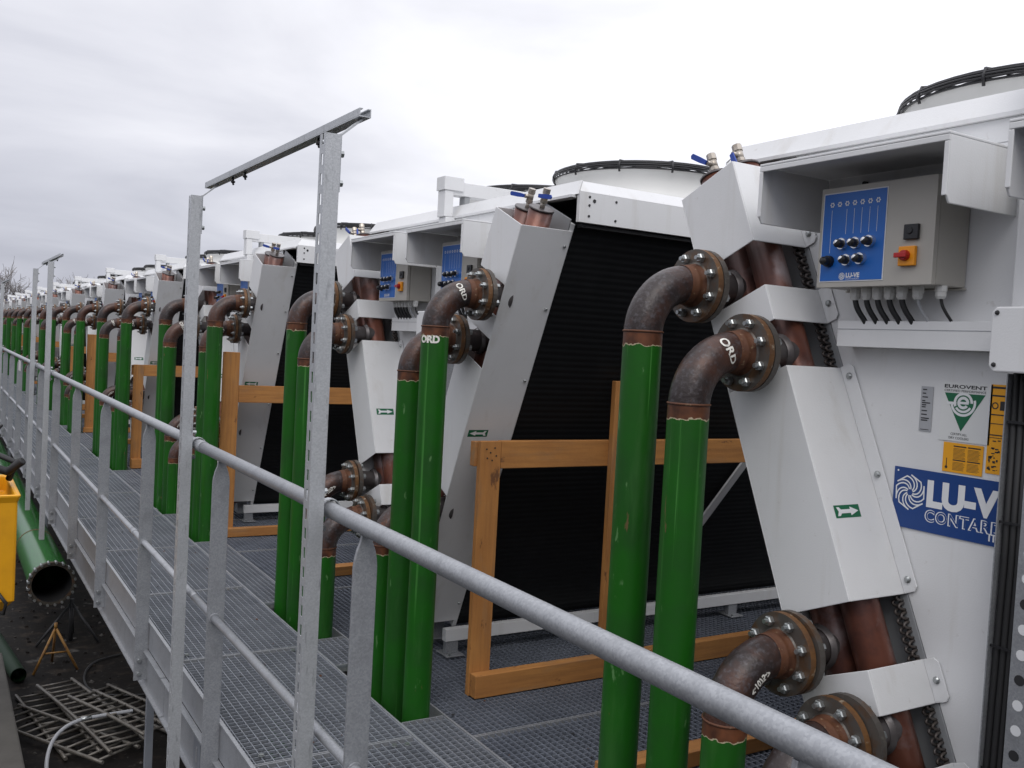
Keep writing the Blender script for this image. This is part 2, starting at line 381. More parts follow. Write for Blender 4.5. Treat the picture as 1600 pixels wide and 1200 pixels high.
# ------------------------------------------------------------------ dry cooler
AL = math.atan(.439); SA, CA = math.sin(AL), math.cos(AL); CW = .235
def P(s, t, w, x): return (x, s*(.81+t*SA-w*CA), 1.5+t*CA+w*SA)
XF = -.23           # front of the header covers (end panel is x = 0)
XEND = 3.95
def flange(mb, x0, y, z, r=.110, th=.020, flip=1, bolts=True, seg=32):
    mb.lathe([(.05, 0), (r, 0), (r, th), (.05, th)], FLANGE, (x0, y, z), 'X', seg)
def make_cooler():
    root = empty('dry_cooler', (2.27, 0, 0))
    # end panel (V shaped sheet)
    def eo(z): return .81+(z-1.5)*.439
    poly = [(0, .19, .16), (0, eo(.16)-.012, .16), (0, eo(2.09)-.012, 2.09), (0, 1.10, 2.10), (0, 1.10, 2.195), (0, -1.10, 2.195), (0, -1.10, 2.10), (0, -eo(2.09)+.012, 2.09), (0, -eo(.16)+.012, .16), (0, -.19, .16)]
    mb = MB(); mb.prism([(0, .80, 2.135), (0, -.80, 2.135), (0, -.80, 2.195), (0, .80, 2.195)], (.006, 0, 0), WHITE)
    ip = (CW+.006)/CA; zv = 1.5-(.81-ip)/.439
    mb.prism([(0, 0, zv), (0, eo(2.09)-ip, 2.09), (0, eo(2.09)-ip, 2.134), (0, -eo(2.09)+ip, 2.134), (0, -eo(2.09)+ip, 2.09)], (.006, 0, 0), WHITE)
    # tube plates behind the headers (grey) with return bends
    for s in (1, -1):
        mb.hexa([P(s, -1.20, .0, .0), P(s, -1.20, CW+.004, .0), P(s, -1.20, CW+.004, .006), P(s, -1.20, .0, .006), P(s, .66, .0, .0), P(s, .66, CW+.004, .0), P(s, .66, CW+.004, .006), P(s, .66, .0, .006)], PLATEG)
    mb.build('end_panel', root, bevel=.002)
    for s in (1, -1):
        for ga, gb in ((.2, .35), (-.06, .1), (-.89, -.70), (-1.15, -.98)):
            mb = MB(); t = ga-.02
            q0, q1 = P(s, ga-.02, .212, 0), P(s, gb+.02, .212, 0)
            mb.tube([(-.004, q0[1], q0[2]), (-.004, q1[1], q1[2])], .003, DARKSTEEL, 6)
            while t < gb+.02:
                for wv_ in (.203, .219):
                    pts = []
                    for i in range(7):
                        a = PI*i/6; q = P(s, t+.009*(1-math.cos(a))+(.012 if wv_ > .21 else 0), wv_, 0); pts.append((.002-.026*math.sin(a), q[1], q[2]))
                    mb.tube(pts, .0042, BENDM, 6)
                t += .025
            mb.build('return_bends', root)
    # coils
    for s in (1, -1):
        mb = MB()
        mb.hexa([P(s, -1.50, .012, .03), P(s, -1.50, .19, .03), P(s, -1.50, .19, XEND), P(s, -1.50, .012, XEND), P(s, .635, .012, .03), P(s, .635, .19, .03), P(s, .635, .19, XEND), P(s, .635, .012, XEND)], COIL)
        c = mb.build('coil', root)
        for xa, xb in ((.008, .03), (XEND, XEND+.03)):
            mb = MB(); mb.hexa([P(s, -1.5, .0, xa), P(s, -1.5, .2, xa), P(s, -1.5, .2, xb), P(s, -1.5, .0, xb), P(s, .64, .0, xa), P(s, .64, .2, xa), P(s, .64, .2, xb), P(s, .64, .0, xb)], WHITE)
            mb.build('coil_frame', c)
    # header covers
    for s in (1, -1):
        mb = MB()   # continuous outer cheek
        mb.hexa([P(s, -1.46, -.004, XF), P(s, -1.46, .0, XF), P(s, -1.46, .0, .025), P(s, -1.46, -.004, .025), P(s, .61, -.004, XF), P(s, .61, .0, XF), P(s, .61, .0, .025), P(s, .61, -.004, .025)], WHITE)
        for t in (-1.35, -.95, -.55, -.1, .25, .54):
            a = Vector(P(s, t, -.005, .005)); b_ = Vector(P(s, t, -.012, .005)); mb.tube([a, b_], [.008, .006], BOLT, 8, smooth=False)
        mb.build('cover_cheek', root, bevel=.0015)
        for t0, t1 in ((.342, .61), (.09, .20), (-.708, -.05), (-.993, -.88), (-1.46, -1.14)):
            mb = MB()
            mb.hexa([P(s, t0, .0005, XF), P(s, t0, CW, XF), P(s, t0, CW, XF+.004), P(s, t0, .0005, XF+.004), P(s, t1, .0005, XF), P(s, t1, CW, XF), P(s, t1, CW, XF+.004), P(s, t1, .0005, XF+.004)], WHITE)
            mb.hexa([P(s, t0, CW-.004, XF+.0045), P(s, t0, CW, XF+.0045), P(s, t0, CW, -.003), P(s, t0, CW-.004, -.003), P(s, t1, CW-.004, XF+.0045), P(s, t1, CW, XF+.0045), P(s, t1, CW, -.003), P(s, t1, CW-.004, -.003)], WHITE)
            wf = CW+.045; ch = .012
            pl = [P(s, t0, CW+.0005, -.0075), P(s, t0, wf-ch, -.0075), P(s, t0+ch, wf, -.0075), P(s, t1-ch, wf, -.0075), P(s, t1, wf-ch, -.0075), P(s, t1, CW+.0005, -.0075)]
            mb.prism(pl, (.0045, 0, 0), WHITE)
            ts = [(t0+t1)/2] if t1-t0 < .15 else [t0+.035, t1-.035] + ([(t0+t1)/2] if t1-t0 > .5 else [])
            for t in ts:
                q = P(s, t, CW+.024, 0); mb.lathe([(0, -.016), (.006, -.016), (.010, -.011), (.010, -.0075)], BOLT, q, 'X', 10)
            mb.build('header_cover', root, bevel=.002)
    # headers with nozzles
    NOZ = ((.060, .273, .050), (.170, .009, .168), (.060, -.806, .050), (.170, -1.031, .168))
    for s in (1, -1):
        for hi, (w, ttop, r) in enumerate(((.060, .670, .052), (.170, .635, .052))):
            mb = MB(); xh = -.115
            mb.tube([P(s, -1.48, w, xh), P(s, -.5, w, xh), P(s, ttop, w, xh)], r, HEADER, 24)
            mb.tube([P(s, ttop-.002, w, xh), P(s, ttop+.006, w, xh)], .0545, STUB, 24)
            h = mb.build('header_pipe', root)
            for (w2, t2, _) in NOZ:
                if abs(w2-w) > .01: continue
                q = P(s, t2, _, 0)
                mb = MB(); mb.lathe([(.049, xh), (.049, -.236), (.0535, -.244), (.0535, -.279)], STUB, (0, q[1], q[2]), 'X', 28, True)
                mb.lathe([(.062, -.176), (.057, -.188), (.0538, -.192)], STUB, (0, q[1], q[2]), 'X', 28, True)
                mb.lathe([(.0535, -.301), (.110, -.301), (.110, -.281), (.0535, -.281)], FLANGE, (0, q[1], q[2]), 'X', 36)
                mb.lathe([(.07, -.283), (.07, -.268), (.0545, -.262)], FLANGE, (0, q[1], q[2]), 'X', 28)
                for k in range(8):
                    a = 2*PI*(k+.5)/8; c = (0, q[1]+.088*math.cos(a), q[2]+.088*math.sin(a))
                    mb.lathe([(0, -.262), (.013, -.262), (.013, -.2805)], BOLT, c, 'X', 6)
                mb.build('nozzle', h)
            # vent valve on the header end
            mb = MB()
            b0 = Vector(P(s, ttop+.004, w, xh)); ax = Vector((0, s*SA, CA))
            mb.tube([b0, b0+ax*.026], .011, VALVE, 12); mb.tube([b0+ax*.024, b0+ax*.036], .016, VALVE, 8, smooth=False)
            mb.tube([b0+ax*.034, b0+ax*.066], .014, VALVE, 14); mb.tube([b0+ax*.064, b0+ax*.085], .016, VALVE, 8, smooth=False)
            mb.tube([b0+ax*.05, b0+ax*.05+Vector((-.028, 0, 0))], .009, VALVE, 8)
            va = mb.build('vent_valve', h)
            mb = MB()
            pv = b0+ax*.05+Vector((-.03, 0, 0)); dv = (Vector((0, .9, .4)) if hi == 0 else Vector((-.1, -.5, -.75))).normalized()
            if s < 0: dv = Vector((.2, -.9, -.15)).normalized() if hi == 0 else Vector((-.3, .9, .2)).normalized()
            up = Vector((1, 0, 0)); sd_ = dv.cross(up).normalized()*.009
            mb.prism([pv-sd_*.8, pv+dv*.03-sd_, pv+dv*.072-sd_, pv+dv*.078, pv+dv*.072+sd_, pv+dv*.03+sd_, pv+sd_*.8], (-.005, 0, 0), LEVER)
            mb.build('lever', va)
    # casing with sloped lid, edge beams
    mb = MB()
    X0, X1 = .010, XEND+.06
    for s in (1, -1):
        a, b_ = (s*1.10, s*1.12)
        mb.box((X0, min(a, b_), 2.092), (X1, max(a, b_), 2.218), WHITE)
        for (xx, zz_) in ((.06, 2.12), (.06, 2.165), (.06, 2.20), (.2, 2.195), (.2, 2.115), (1.3, 2.12), (1.3, 2.19), (2.5, 2.19)):
            mb.lathe([(0, s*1.123), (.0055, s*1.123), (.0055, s*1.1195)], INK, (xx, 0, zz_), 'Y', 8)
        mb.lathe([(0, s*1.1215), (.009, s*1.1215)], INK, (.085, 0, 2.185), 'Y', 6)
        mb.hexa([(X0, s*1.12, 2.2185), (X1, s*1.12, 2.2185), (X1, s*1.085, 2.264), (X0+.035, s*1.085, 2.264), (X0, s*1.118, 2.222), (X1, s*1.118, 2.222), (X1, s*1.084, 2.268), (X0+.035, s*1.084, 2.268)], WHITE)
    mb.box((X0+.035, -1.083, 2.2645), (X1, 1.083, 2.2685), WHITE)
    mb.box((X1-.004, -1.10, 2.0), (X1, 1.10, 2.2), WHITE)
    # front: ledge then sloped apron
    mb.hexa([(-.012, -1.09, 2.1955), (.03, -1.09, 2.1955), (.03, 1.09, 2.1955), (-.012, 1.09, 2.1955), (-.012, -1.09, 2.207), (.03, -1.09, 2.207), (.03, 1.09, 2.207), (-.012, 1.09, 2.207)], WHITE)
    mb.hexa([(.004, -1.115, 2.2075), (.004, 1.115, 2.2075), (.008, 1.115, 2.2075), (.008, -1.115, 2.2075), (.040, -1.084, 2.272), (.040, 1.084, 2.272), (.044, 1.084, 2.272), (.044, -1.084, 2.272)], WHITE)
    mb.build('casing', root, bevel=.003)
    mb = MB()   # dark plenum underside between coils
    mb.box((.05, -1.09, 2.075), (XEND, 1.09, 2.09), DARKSTEEL)
    mb.build('plenum_base', root)
    # fans
    for fx in (.86, 2.02, 3.18):
        for fy in (.49, -.49):
            mb = MB()
            prof = [(.478, 2.269), (.470, 2.29), (.456, 2.315), (.450, 2.35), (.452, 2.395), (.468, 2.422), (.472, 2.428), (.464, 2.43), (.444, 2.40), (.440, 2.27)]
            mb.lathe(prof, WHITE2, (fx, fy, 0), 'Z', 56, True)
            fr = mb.build('fan_ring', root)
            mb = MB()
            for (rr, hz) in ((.478, 2.426), (.482, 2.435), (.482, 2.444), (.479, 2.452), (.472, 2.458), (.462, 2.462), (.448, 2.465), (.432, 2.467), (.415, 2.468), (.40, 2.467), (.36, 2.471), (.32, 2.474), (.27, 2.477), (.22, 2.479), (.17, 2.48), (.12, 2.48)):
                ring = [(fx+rr*math.cos(2*PI*k/48), fy+rr*math.sin(2*PI*k/48), hz) for k in range(49)]
                mb.tube(ring, .0040, BLACK, 5, caps=False)
            for k in range(12):
                a = 2*PI*k/12+.1; c, d = math.cos(a), math.sin(a)
                mb.tube([(fx+.478*c, fy+.478*d, 2.41), (fx+.485*c, fy+.485*d, 2.435), (fx+.475*c, fy+.475*d, 2.463), (fx+.40*c, fy+.40*d, 2.473), (fx+.1*c, fy+.1*d, 2.486)], .0055, BLACK, 5)
            mb.build('fan_guard', fr)
            mb = MB(); mb.lathe([(0, 2.44), (.10, 2.44), (.10, 2.33), (0, 2.33)], FANBLADE, (fx, fy, 0), 'Z', 20)
            for k in range(5):
                a = 2*PI*k/5; u = Vector((math.cos(a), math.sin(a), 0)); v = Vector((-math.sin(a), math.cos(a), 0)); o = Vector((fx, fy, 2.37))
                mb.hexa([o+u*.09-v*.05-Vector((0, 0, .03)), o+u*.42-v*.09-Vector((0, 0, .03)), o+u*.42+v*.10+Vector((0, 0, .03)), o+u*.09+v*.05+Vector((0, 0, .03)), o+u*.09-v*.05-Vector((0, 0, .024)), o+u*.42-v*.09-Vector((0, 0, .024)), o+u*.42+v*.10+Vector((0, 0, .036)), o+u*.09+v*.05+Vector((0, 0, .036))], FANBLADE)
            mb.build('impeller', fr)
    # hoods over the control boxes
    for yl in (.08, -.65):
        yr = yl+.59 if yl > 0 else yl+.59
        y0, y1 = yl, yr
        mb = MB(); HX = -.285; th = .006
        mb.box((HX, y0, 2.104), (-.001, y1, 2.111), WHITE)
        mb.box((HX, y0-.0, 2.0885), (HX+.004, y1, 2.1035), WHITE)
        for ya in (y0, y1-th):
            pl = [(HX, ya, 2.1035 if True else 0), (HX, ya, 1.962), (HX+.015, ya, 1.945), (-.001, ya, 1.945), (-.001, ya, 2.1035)]
            mb.prism([(p[0]+(.0045 if p[0] == HX else 0), p[1], p[2]) for p in pl], (0, th, 0), WHITE)
        mb.box((HX, y0, 1.962), (HX+.0042, y0+.013, 2.088), WHITE); mb.box((HX, y1-.013, 1.962), (HX+.0042, y1, 2.088), WHITE)
        for (yy) in (y0+.14, y1-.14): mb.lathe([(0, -.014), (.007, -.014), (.007, -.001)], DARKSTEEL, (0, yy, 2.078), 'X', 8)
        mb.build('box_hood', root, bevel=.002)
    # control boxes
    for yb_ in (.20, -.55):
        y0, y1 = yb_, yb_+.36; z0, z1 = 1.772, 2.045
        mb = MB(); mb.box((-.127, y0, z0), (-.004, y1, z1), BEIGE); mb.box((-.018, y0-.006, z0-.006), (-.004, y1+.006, z0-.0005), BEIGE)
        bx = mb.build('control_box', root, bevel=.004)
        mb = MB(); mb.box((-.146, y0-.001, z0-.002), (-.130, y1+.001, z1+.001), BEIGE); mb.box((-.1298, y0+.006, z0+.006), (-.1272, y1-.006, z1-.006), BLACK)
        mb.lathe([(0, y1+.008), (.007, y1+.008), (.007, y1)], BLACK, (-.12, 0, 1.87), 'Y', 8)
        mb.build('box_door', bx, bevel=.003)
        xd = -.1462
        mb = MB()
        bl, br_, bz0, bz1 = y0+.348, y0+.145, 1.788, 2.028
        mb.box((xd-.0012, br_-.003, bz0-.003), (xd-.0002, bl+.003, bz1+.003), SIGNW)
        mb.box((xd-.0022, br_, bz0), (xd-.0013, bl, bz1), BLUE)
        for k in range(7):
            yy = bl-.028-.025*k
            for q in range(6):
                a = 2*PI*q/6; mb.disc((xd-.0028, yy+.0052*math.cos(a), bz1-.030+.0052*math.sin(a)), .0026, SIGNW, 'X', 6)
            zb = 1.865 if k in (0,) else 1.915
            if k not in (1,): mb.box((xd-.0026, yy-.0005, zb), (xd-.0024, yy+.0005, bz1-.045), SIGNW)
        wtext(mb, 'LU-VE', .017, SIGNW, bl-.088, bz0+.008, xd-.0027, bold=.0008)
        wtext(mb, 'CONTARDO', .0055, SIGNW, bl-.088, bz0+.0018, xd-.0027, width=.043)
        fan_mark(mb, bl-.075, bz0+.0115, xd-.0027, .010, SIGNW, .0012)
        mb.build('control_panel', bx)
        for i, (ky, kz) in enumerate(((.275, 1.888), (.230, 1.888), (.186, 1.890), (.256, 1.843), (.212, 1.845), (.319, 1.842))):
            mb = MB(); c = (0, y0+ky, kz)
            mb.lathe([(0, xd-.014), (.0155, xd-.014), (.0165, xd-.002)], CHROME_GLINT if i < 5 else BLACK, c, 'X', 20, False)
            for (ra, xa), (rb, xb) in (((0, xd-.036), (.008, xd-.034)), ((.008, xd-.034), (.0115, xd-.029)), ((.0115, xd-.029), (.0125, xd-.0141))):
                for kk in range(16):
                    a1, a2 = 2*PI*kk/16, 2*PI*(kk+1)/16; am = (a1+a2)/2
                    sky_glint = i < 5 and math.sin(am)*.85+math.cos(am)*.5 > .25  # upper faces of the black knob take chrome as a painted sky reflection
                    ring4 = [(xa, c[1]+ra*math.cos(a1), c[2]+ra*math.sin(a1)), (xa, c[1]+ra*math.cos(a2), c[2]+ra*math.sin(a2)), (xb, c[1]+rb*math.cos(a2), c[2]+rb*math.sin(a2)), (xb, c[1]+rb*math.cos(a1), c[2]+rb*math.sin(a1))]
                    if ra == 0: ring4 = ring4[1:]
                    mb.add(ring4, [tuple(range(len(ring4)))], CHROME_GLINT if sky_glint else BLACK, False)
            mb.build('selector_knob', bx)
        mb = MB(); mb.box((xd-.010, y0+.040, 1.886), (xd-.0003, y0+.082, 1.925), BLACK); mb.lathe([(0, xd-.013), (.009, xd-.013), (.009, xd-.0101)], DARKSTEEL, (0, y0+.064, 1.908), 'X', 12)
        mb.build('door_lock', bx, bevel=.002)
        mb = MB(); mb.box((xd-.012, y0+.044, 1.819), (xd-.0003, y0+.092, 1.869), ORANGE)
        sw = mb.build('main_switch', bx, bevel=.002)
        mb = MB(); mb.lathe([(0, xd-.024), (.013, xd-.024), (.014, xd-.0121)], RED, (0, y0+.07, 1.845), 'X', 16)
        mb.box((xd-.031, y0+.056, 1.8385), (xd-.0242, y0+.092, 1.8515), RED); mb.build('switch_handle', sw, bevel=.002)
        for i, gy in enumerate((.275, .238, .202, .165, .126, .078, .012)):
            mb = MB(); gx = -.085; c = (gx, y0+gy, 0)
            mb.lathe([(.006, 1.772), (.015, 1.772), (.015, 1.757), (.0135, 1.756), (.0135, 1.745), (.009, 1.738), (.006, 1.738)], WHITE2, c, 'Z', 8)
            gl = mb.build('cable_gland', bx)
            mb = MB(); rr = .0075 if i < 5 else .004
            mb.tube(smooth([(gx, c[1], 1.76), (gx, c[1]-.002, 1.73), (gx+.006, c[1]-.012, 1.705), (gx+.02, c[1]-.024, 1.68), (gx+.03, c[1]-.026, 1.655)], 2), rr, RUBBER if i != 5 else GREYLAB, 10)
            mb.build('cable', gl)
    # cable trunking across the panel, central riser, loop over the roof
    mb = MB(); mb.box((-.070, .045, 1.61), (-.003, .54, 1.682), WHITE); mb.box((-.070, -.52, 1.61), (-.003, -.15, 1.682), WHITE)
    mb.box((-.0712, .045, 1.658), (-.0702, .54, 1.660), GREYLAB); mb.build('cable_trunk', root, bevel=.003)
    mb = MB(); mb.prism([(-.165, .022, 1.575), (-.165, .010, 1.560), (-.165, -.15, 1.560), (-.165, -.15, 1.712), (-.165, .012, 1.712), (-.165, .022, 1.70)], (.16, 0, 0), WHITE)
    mb.lathe([(0, -.170), (.006, -.170), (.006, -.166)], INK, (0, .008, 1.577), 'X', 8); mb.lathe([(0, -.170), (.006, -.170), (.006, -.166)], INK, (0, .008, 1.698), 'X', 8)
    mb.build('junction_box', root, bevel=.006)
    mb = MB(); mb.box((-.06, -.040, 1.713), (-.003, .040, 2.20), WHITE); mb.box((-.07, -.040, 2.201), (-.02, .040, 2.335), WHITE)
    mb.box((-.018, -.035, 2.315), (3.6, .035, 2.385), WHITE); mb.box((-.078, -.046, 2.3355), (.035, .046, 2.405), WHITE)
    for xx in (.05, 1.4, 2.6, 3.5): mb.box((xx, -.03, 2.2595), (xx+.03, .03, 2.3145), PLATEG)
    mb.build('roof_trunking', root, bevel=.003)
    # perforated cable tray below the junction box
    mb = MB(); mb.box((-.012, -.155, .05), (-.006, .022, 1.56), GALV)
    mb.box((-.085, .019, .05), (-.0125, .022, 1.558), GALV); mb.box((-.085, -.155, .05), (-.0125, -.152, 1.558), GALV)
    mb.box((-.075, -.151, .05), (-.071, -.033, 1.558), GALV)
    for k in range(24):
        z = .12+.06*k; mb.lathe([(0, 0), (.013, 0)], SIGNW if k % 3 else INK, (-.0758, -.058, z), 'X', 12)
        mb.lathe([(0, 0), (.010, 0)], INK, (-.0758, -.10, z+.03), 'X', 10)
        mb.box((-.066, .0222, z), (-.045, .0228, z+.03), INK)
    tr = mb.build('cable_tray', root)
    mb = MB()
    for i, (yy, rr) in enumerate(((.008, .0085), (-.009, .008), (-.024, .0065))):
        mb.tube([(-.066, yy, 1.56), (-.066, yy-.004, 1.1), (-.066, yy+.003, .6), (-.064, yy, .06)], rr, RUBBER, 10)
    for z in (1.44, 1.2, .9, .6): mb.box((-.079, -.032, z), (-.077, .018, z+.006), BLACK)
    mb.build('tray_cables', tr)
    # writing and stickers --------------------------------------------------------------
    xs = -.001
    mb = MB(); sl, sr, sz0, sz1 = .369, -.20, 1.125, 1.288
    mb.box((xs-.003, sr, sz0), (xs-.0003, sl, sz1), NAVY)
    for (yy, zz_) in ((sl-.012, sz1-.010), (sl-.012, sz0+.010)): mb.disc((xs-.0036, yy, zz_), .0028, SIGNW, 'X', 8)
    fan_mark(mb, sl-.052, sz0+.098, xs-.0036, .047, SIGNW, .0036)
    wtext(mb, 'LU-VE', .092, SIGNW, .268, sz0+.072, xs-.0036, bold=.0048, width=.243)
    wtext(mb, 'CONTARDO', .042, SIGNW, .268, sz0+.030, xs-.0034, bold=.0022, width=.250, spacing=1.15)
    wtext(mb, 'CONTARDO', .042, NAVY, .268-.0011, sz0+.0302, xs-.0037, bold=.0002, width=.2478, spacing=1.15)
    wtext(mb, 'ITALY', .026, SIGNW, .088, sz0+.012, xs-.0036, bold=.0008)
    mb.build('name_sign', root)
    mb = MB(); x1 = xs-.0012
    mb.box((x1, .105, 1.375), (xs-.0003, .245, 1.528), STICKW)
    wtext(mb, 'EUROVENT', .0125, INK, .239, 1.513, x1-.0006, bold=.0003, width=.118)
    wtext(mb, 'CERTIFIED PERFORMANCE', .008, INK, .238, 1.5035, x1-.0006, width=.116)
    mb.add([(x1-.0004, .236, 1.500), (x1-.0004, .123, 1.500), (x1-.0004, .184, 1.402)], [(0, 1, 2)], GREENS)
    ec = (.182, 1.476)
    def arc(r1, r2, a0, a1, m_, xx):
        k = 18
        for i in range(k):
            a = R(a0+(a1-a0)*i/k); b_ = R(a0+(a1-a0)*(i+1)/k)
            mb.add([(xx, ec[0]-r1*math.cos(a), ec[1]+r1*math.sin(a)), (xx, ec[0]-r2*math.cos(a), ec[1]+r2*math.sin(a)), (xx, ec[0]-r2*math.cos(b_), ec[1]+r2*math.sin(b_)), (xx, ec[0]-r1*math.cos(b_), ec[1]+r1*math.sin(b_))], [(0, 1, 2, 3)], m_)
    arc(.020, .027, 0, 205, SIGNW, x1-.0008); arc(.009, .0165, 0, 325, SIGNW, x1-.0008)
    arc(.029, .0355, 190, 375, SIGNW, x1-.0008); arc(.020, .026, 215, 330, SIGNW, x1-.0008)
    mb.box((x1-.0010, ec[0]-.015, ec[1]-.0035), (x1-.0006, ec[0]+.014, ec[1]+.003), SIGNW)
    mb.box((x1-.0010, ec[0]+.019, ec[1]-.006), (x1-.0006, ec[0]+.046, ec[1]+.001), SIGNW)
    wtext(mb, 'CERTIFY-ALL', .0085, INK, .212, 1.391, x1-.0006, width=.046)
    wtext(mb, 'DRY COOLERS', .0085, INK, .217, 1.381, x1-.0006, width=.056)
    mb.build('certification_sticker', root)
    mb = MB(); mb.box((x1, .270, 1.392), (xs-.0003, .306, 1.512), GREYLAB)
    rnd = random.Random(3)
    z = 1.505
    while z > 1.42:
        w_ = rnd.uniform(.008, .026); mb.box((x1-.0006, .301-w_, z-.003), (x1-.0003, .301, z), INK); z -= rnd.choice((.0055, .0055, .010))
    mb.box((x1-.0006, .276, 1.396), (x1-.0003, .301, 1.3975), INK)
    mb.build('rating_label', root)
    mb = MB(); mb.box((x1, .066, 1.305), (xs-.0003, .110, 1.529), YEL)
    for (za, zb) in ((1.519, 1.524), (1.499, 1.503), (1.452, 1.455), (1.43, 1.432), (1.401, 1.404), (1.395, 1.3965)): mb.box((x1-.0006, .070, za), (x1-.0003, .106, zb), INK)
    mb.box((x1-.0006, .070, 1.465), (x1-.0003, .083, 1.488), INK)
    mb.lathe([(.006, 0), (.009, 0)], INK, (x1-.0005, .096, 1.476), 'X', 12)
    for k in range(26):
        yy = rnd.uniform(.072, .1); z = rnd.uniform(1.312, 1.39); mb.box((x1-.0006, yy, z), (x1-.0003, yy+rnd.uniform(.002, .009), z+rnd.uniform(.001, .007)), INK)
    mb.build('warning_label', root)
    mb = MB(); mb.box((x1, .118, 1.294), (xs-.0003, .229, 1.371), YEL)
    for (za, zb) in ((1.361, 1.364), (1.325, 1.328)):
        for ya in (.125, .165): mb.box((x1-.0006, ya, za), (x1-.0003, ya+.035, zb), INK)
    for z in [1.357-.0032*k for k in range(9)]+[1.321-.0032*k for k in range(7)]:
        for ya in (.125, .165): mb.box((x1-.0005, ya+rnd.uniform(0, .006), z-.0009), (x1-.0003, ya+.035, z), INK)
    mb.box((x1-.0006, .2165, 1.308), (x1-.0003, .2185, 1.33), INK); mb.disc((x1-.0006, .2175, 1.306), .004, INK, 'X', 8)
    mb.build('instruction_label', root)
    # flow arrow stickers on the header covers
    def arrow(mb, f, d):
        mb.add([f(a, b_, .0006) for a, b_ in ((0, 0), (.075, 0), (.075, .026), (0, .026))], [(0, 1, 2, 3)], GREENS)
        A = [(.006, .004), (.014, .004), (.019, .009), (.046, .009), (.046, .004), (.070, .013), (.046, .022), (.046, .017), (.019, .017), (.014, .022), (.006, .022), (.011, .013)]
        if d < 0: A = [(.075-a, b_) for a, b_ in A]
        pts = [f(a, b_, .0013) for a, b_ in A]
        mb.add(pts, [(0, 1, 2, 11), (11, 2, 8, 9, 10), (2, 3, 7, 8), (3, 4, 5), (3, 5, 7), (5, 6, 7)], SIGNW)
    mb = MB()
    def f1(a, b_, o):   # inner side face of the far coil cover, reads along +X, up along the cover
        return P(1, -.49+b_*1.35, CW+o, XF+.035+a*1.35)
    arrow(mb, f1, 1); mb.build('flow_arrow', root, recalc=False)
    mb = MB()
    def f2(a, b_, o):   # outer cheek of the near coil cover
        return P(-1, -.39+b_*1.35, -.004-o, XF+.02+a*1.35)
    arrow(mb, f2, -1); mb.build('flow_arrow', root, recalc=False)
    # base rails, feet, braces
    for s in (1, -1):
        mb = MB(); mb.box((-.06, s*.255-.02, .072), (XEND+.05, s*.255+.02, .134), WHITE)
        for xx in (-.02, 1.9, 3.8):
            mb.box((xx-.05, s*.255-.06, .0035), (xx+.05, s*.255+.06, .010), GALV); mb.box((xx-.035, s*.255-.015, .010), (xx+.035, s*.255+.015, .0715), GALV)
            mb.lathe([(0, .022), (.009, .022), (.009, .010)], BOLT, (xx+.03, s*.255+.045, 0), 'Z', 6); mb.lathe([(0, .022), (.009, .022), (.009, .010)], BOLT, (xx-.03, s*.255-.045, 0), 'Z', 6)
        mb.build('base_rail', root, bevel=.002)
        mb = MB(); a = Vector(P(s, -.54, -.012, 1.60)); b_ = Vector(P(s, -1.30, -.012, 1.30)); d = (b_-a); sdv = Vector((.028, 0, 0))
        nn = Vector((0, s*CA, -SA))*.006
        mb.hexa([a-sdv-nn, a+sdv-nn, b_+sdv-nn, b_-sdv-nn, a-sdv+nn, a+sdv+nn, b_+sdv+nn, b_-sdv+nn], WHITE); mb.build('coil_brace', root)
    return root
ordn = ['first', 'second', 'third', 'fourth', 'fifth', 'sixth', 'seventh', 'eighth', 'ninth', 'tenth', 'eleventh']
C0 = make_cooler()
coolers = []
for i, yc in enumerate(Yc):
    o = C0 if i == 0 else copy_tree(C0)
    o.location = (2.27, yc, 0)
    lab = {0: 'nearest white V-shaped dry cooler, showing its big blue sign and control box',
           1: 'second white V-shaped dry cooler, its black coil face open behind the timber frame'}.get(i, '%s white V-shaped dry cooler counting away from the camera along the walkway' % ordn[i])
    tag(o, lab, 'dry cooler', 'dry coolers standing in a row along the walkway'); coolers.append(o)

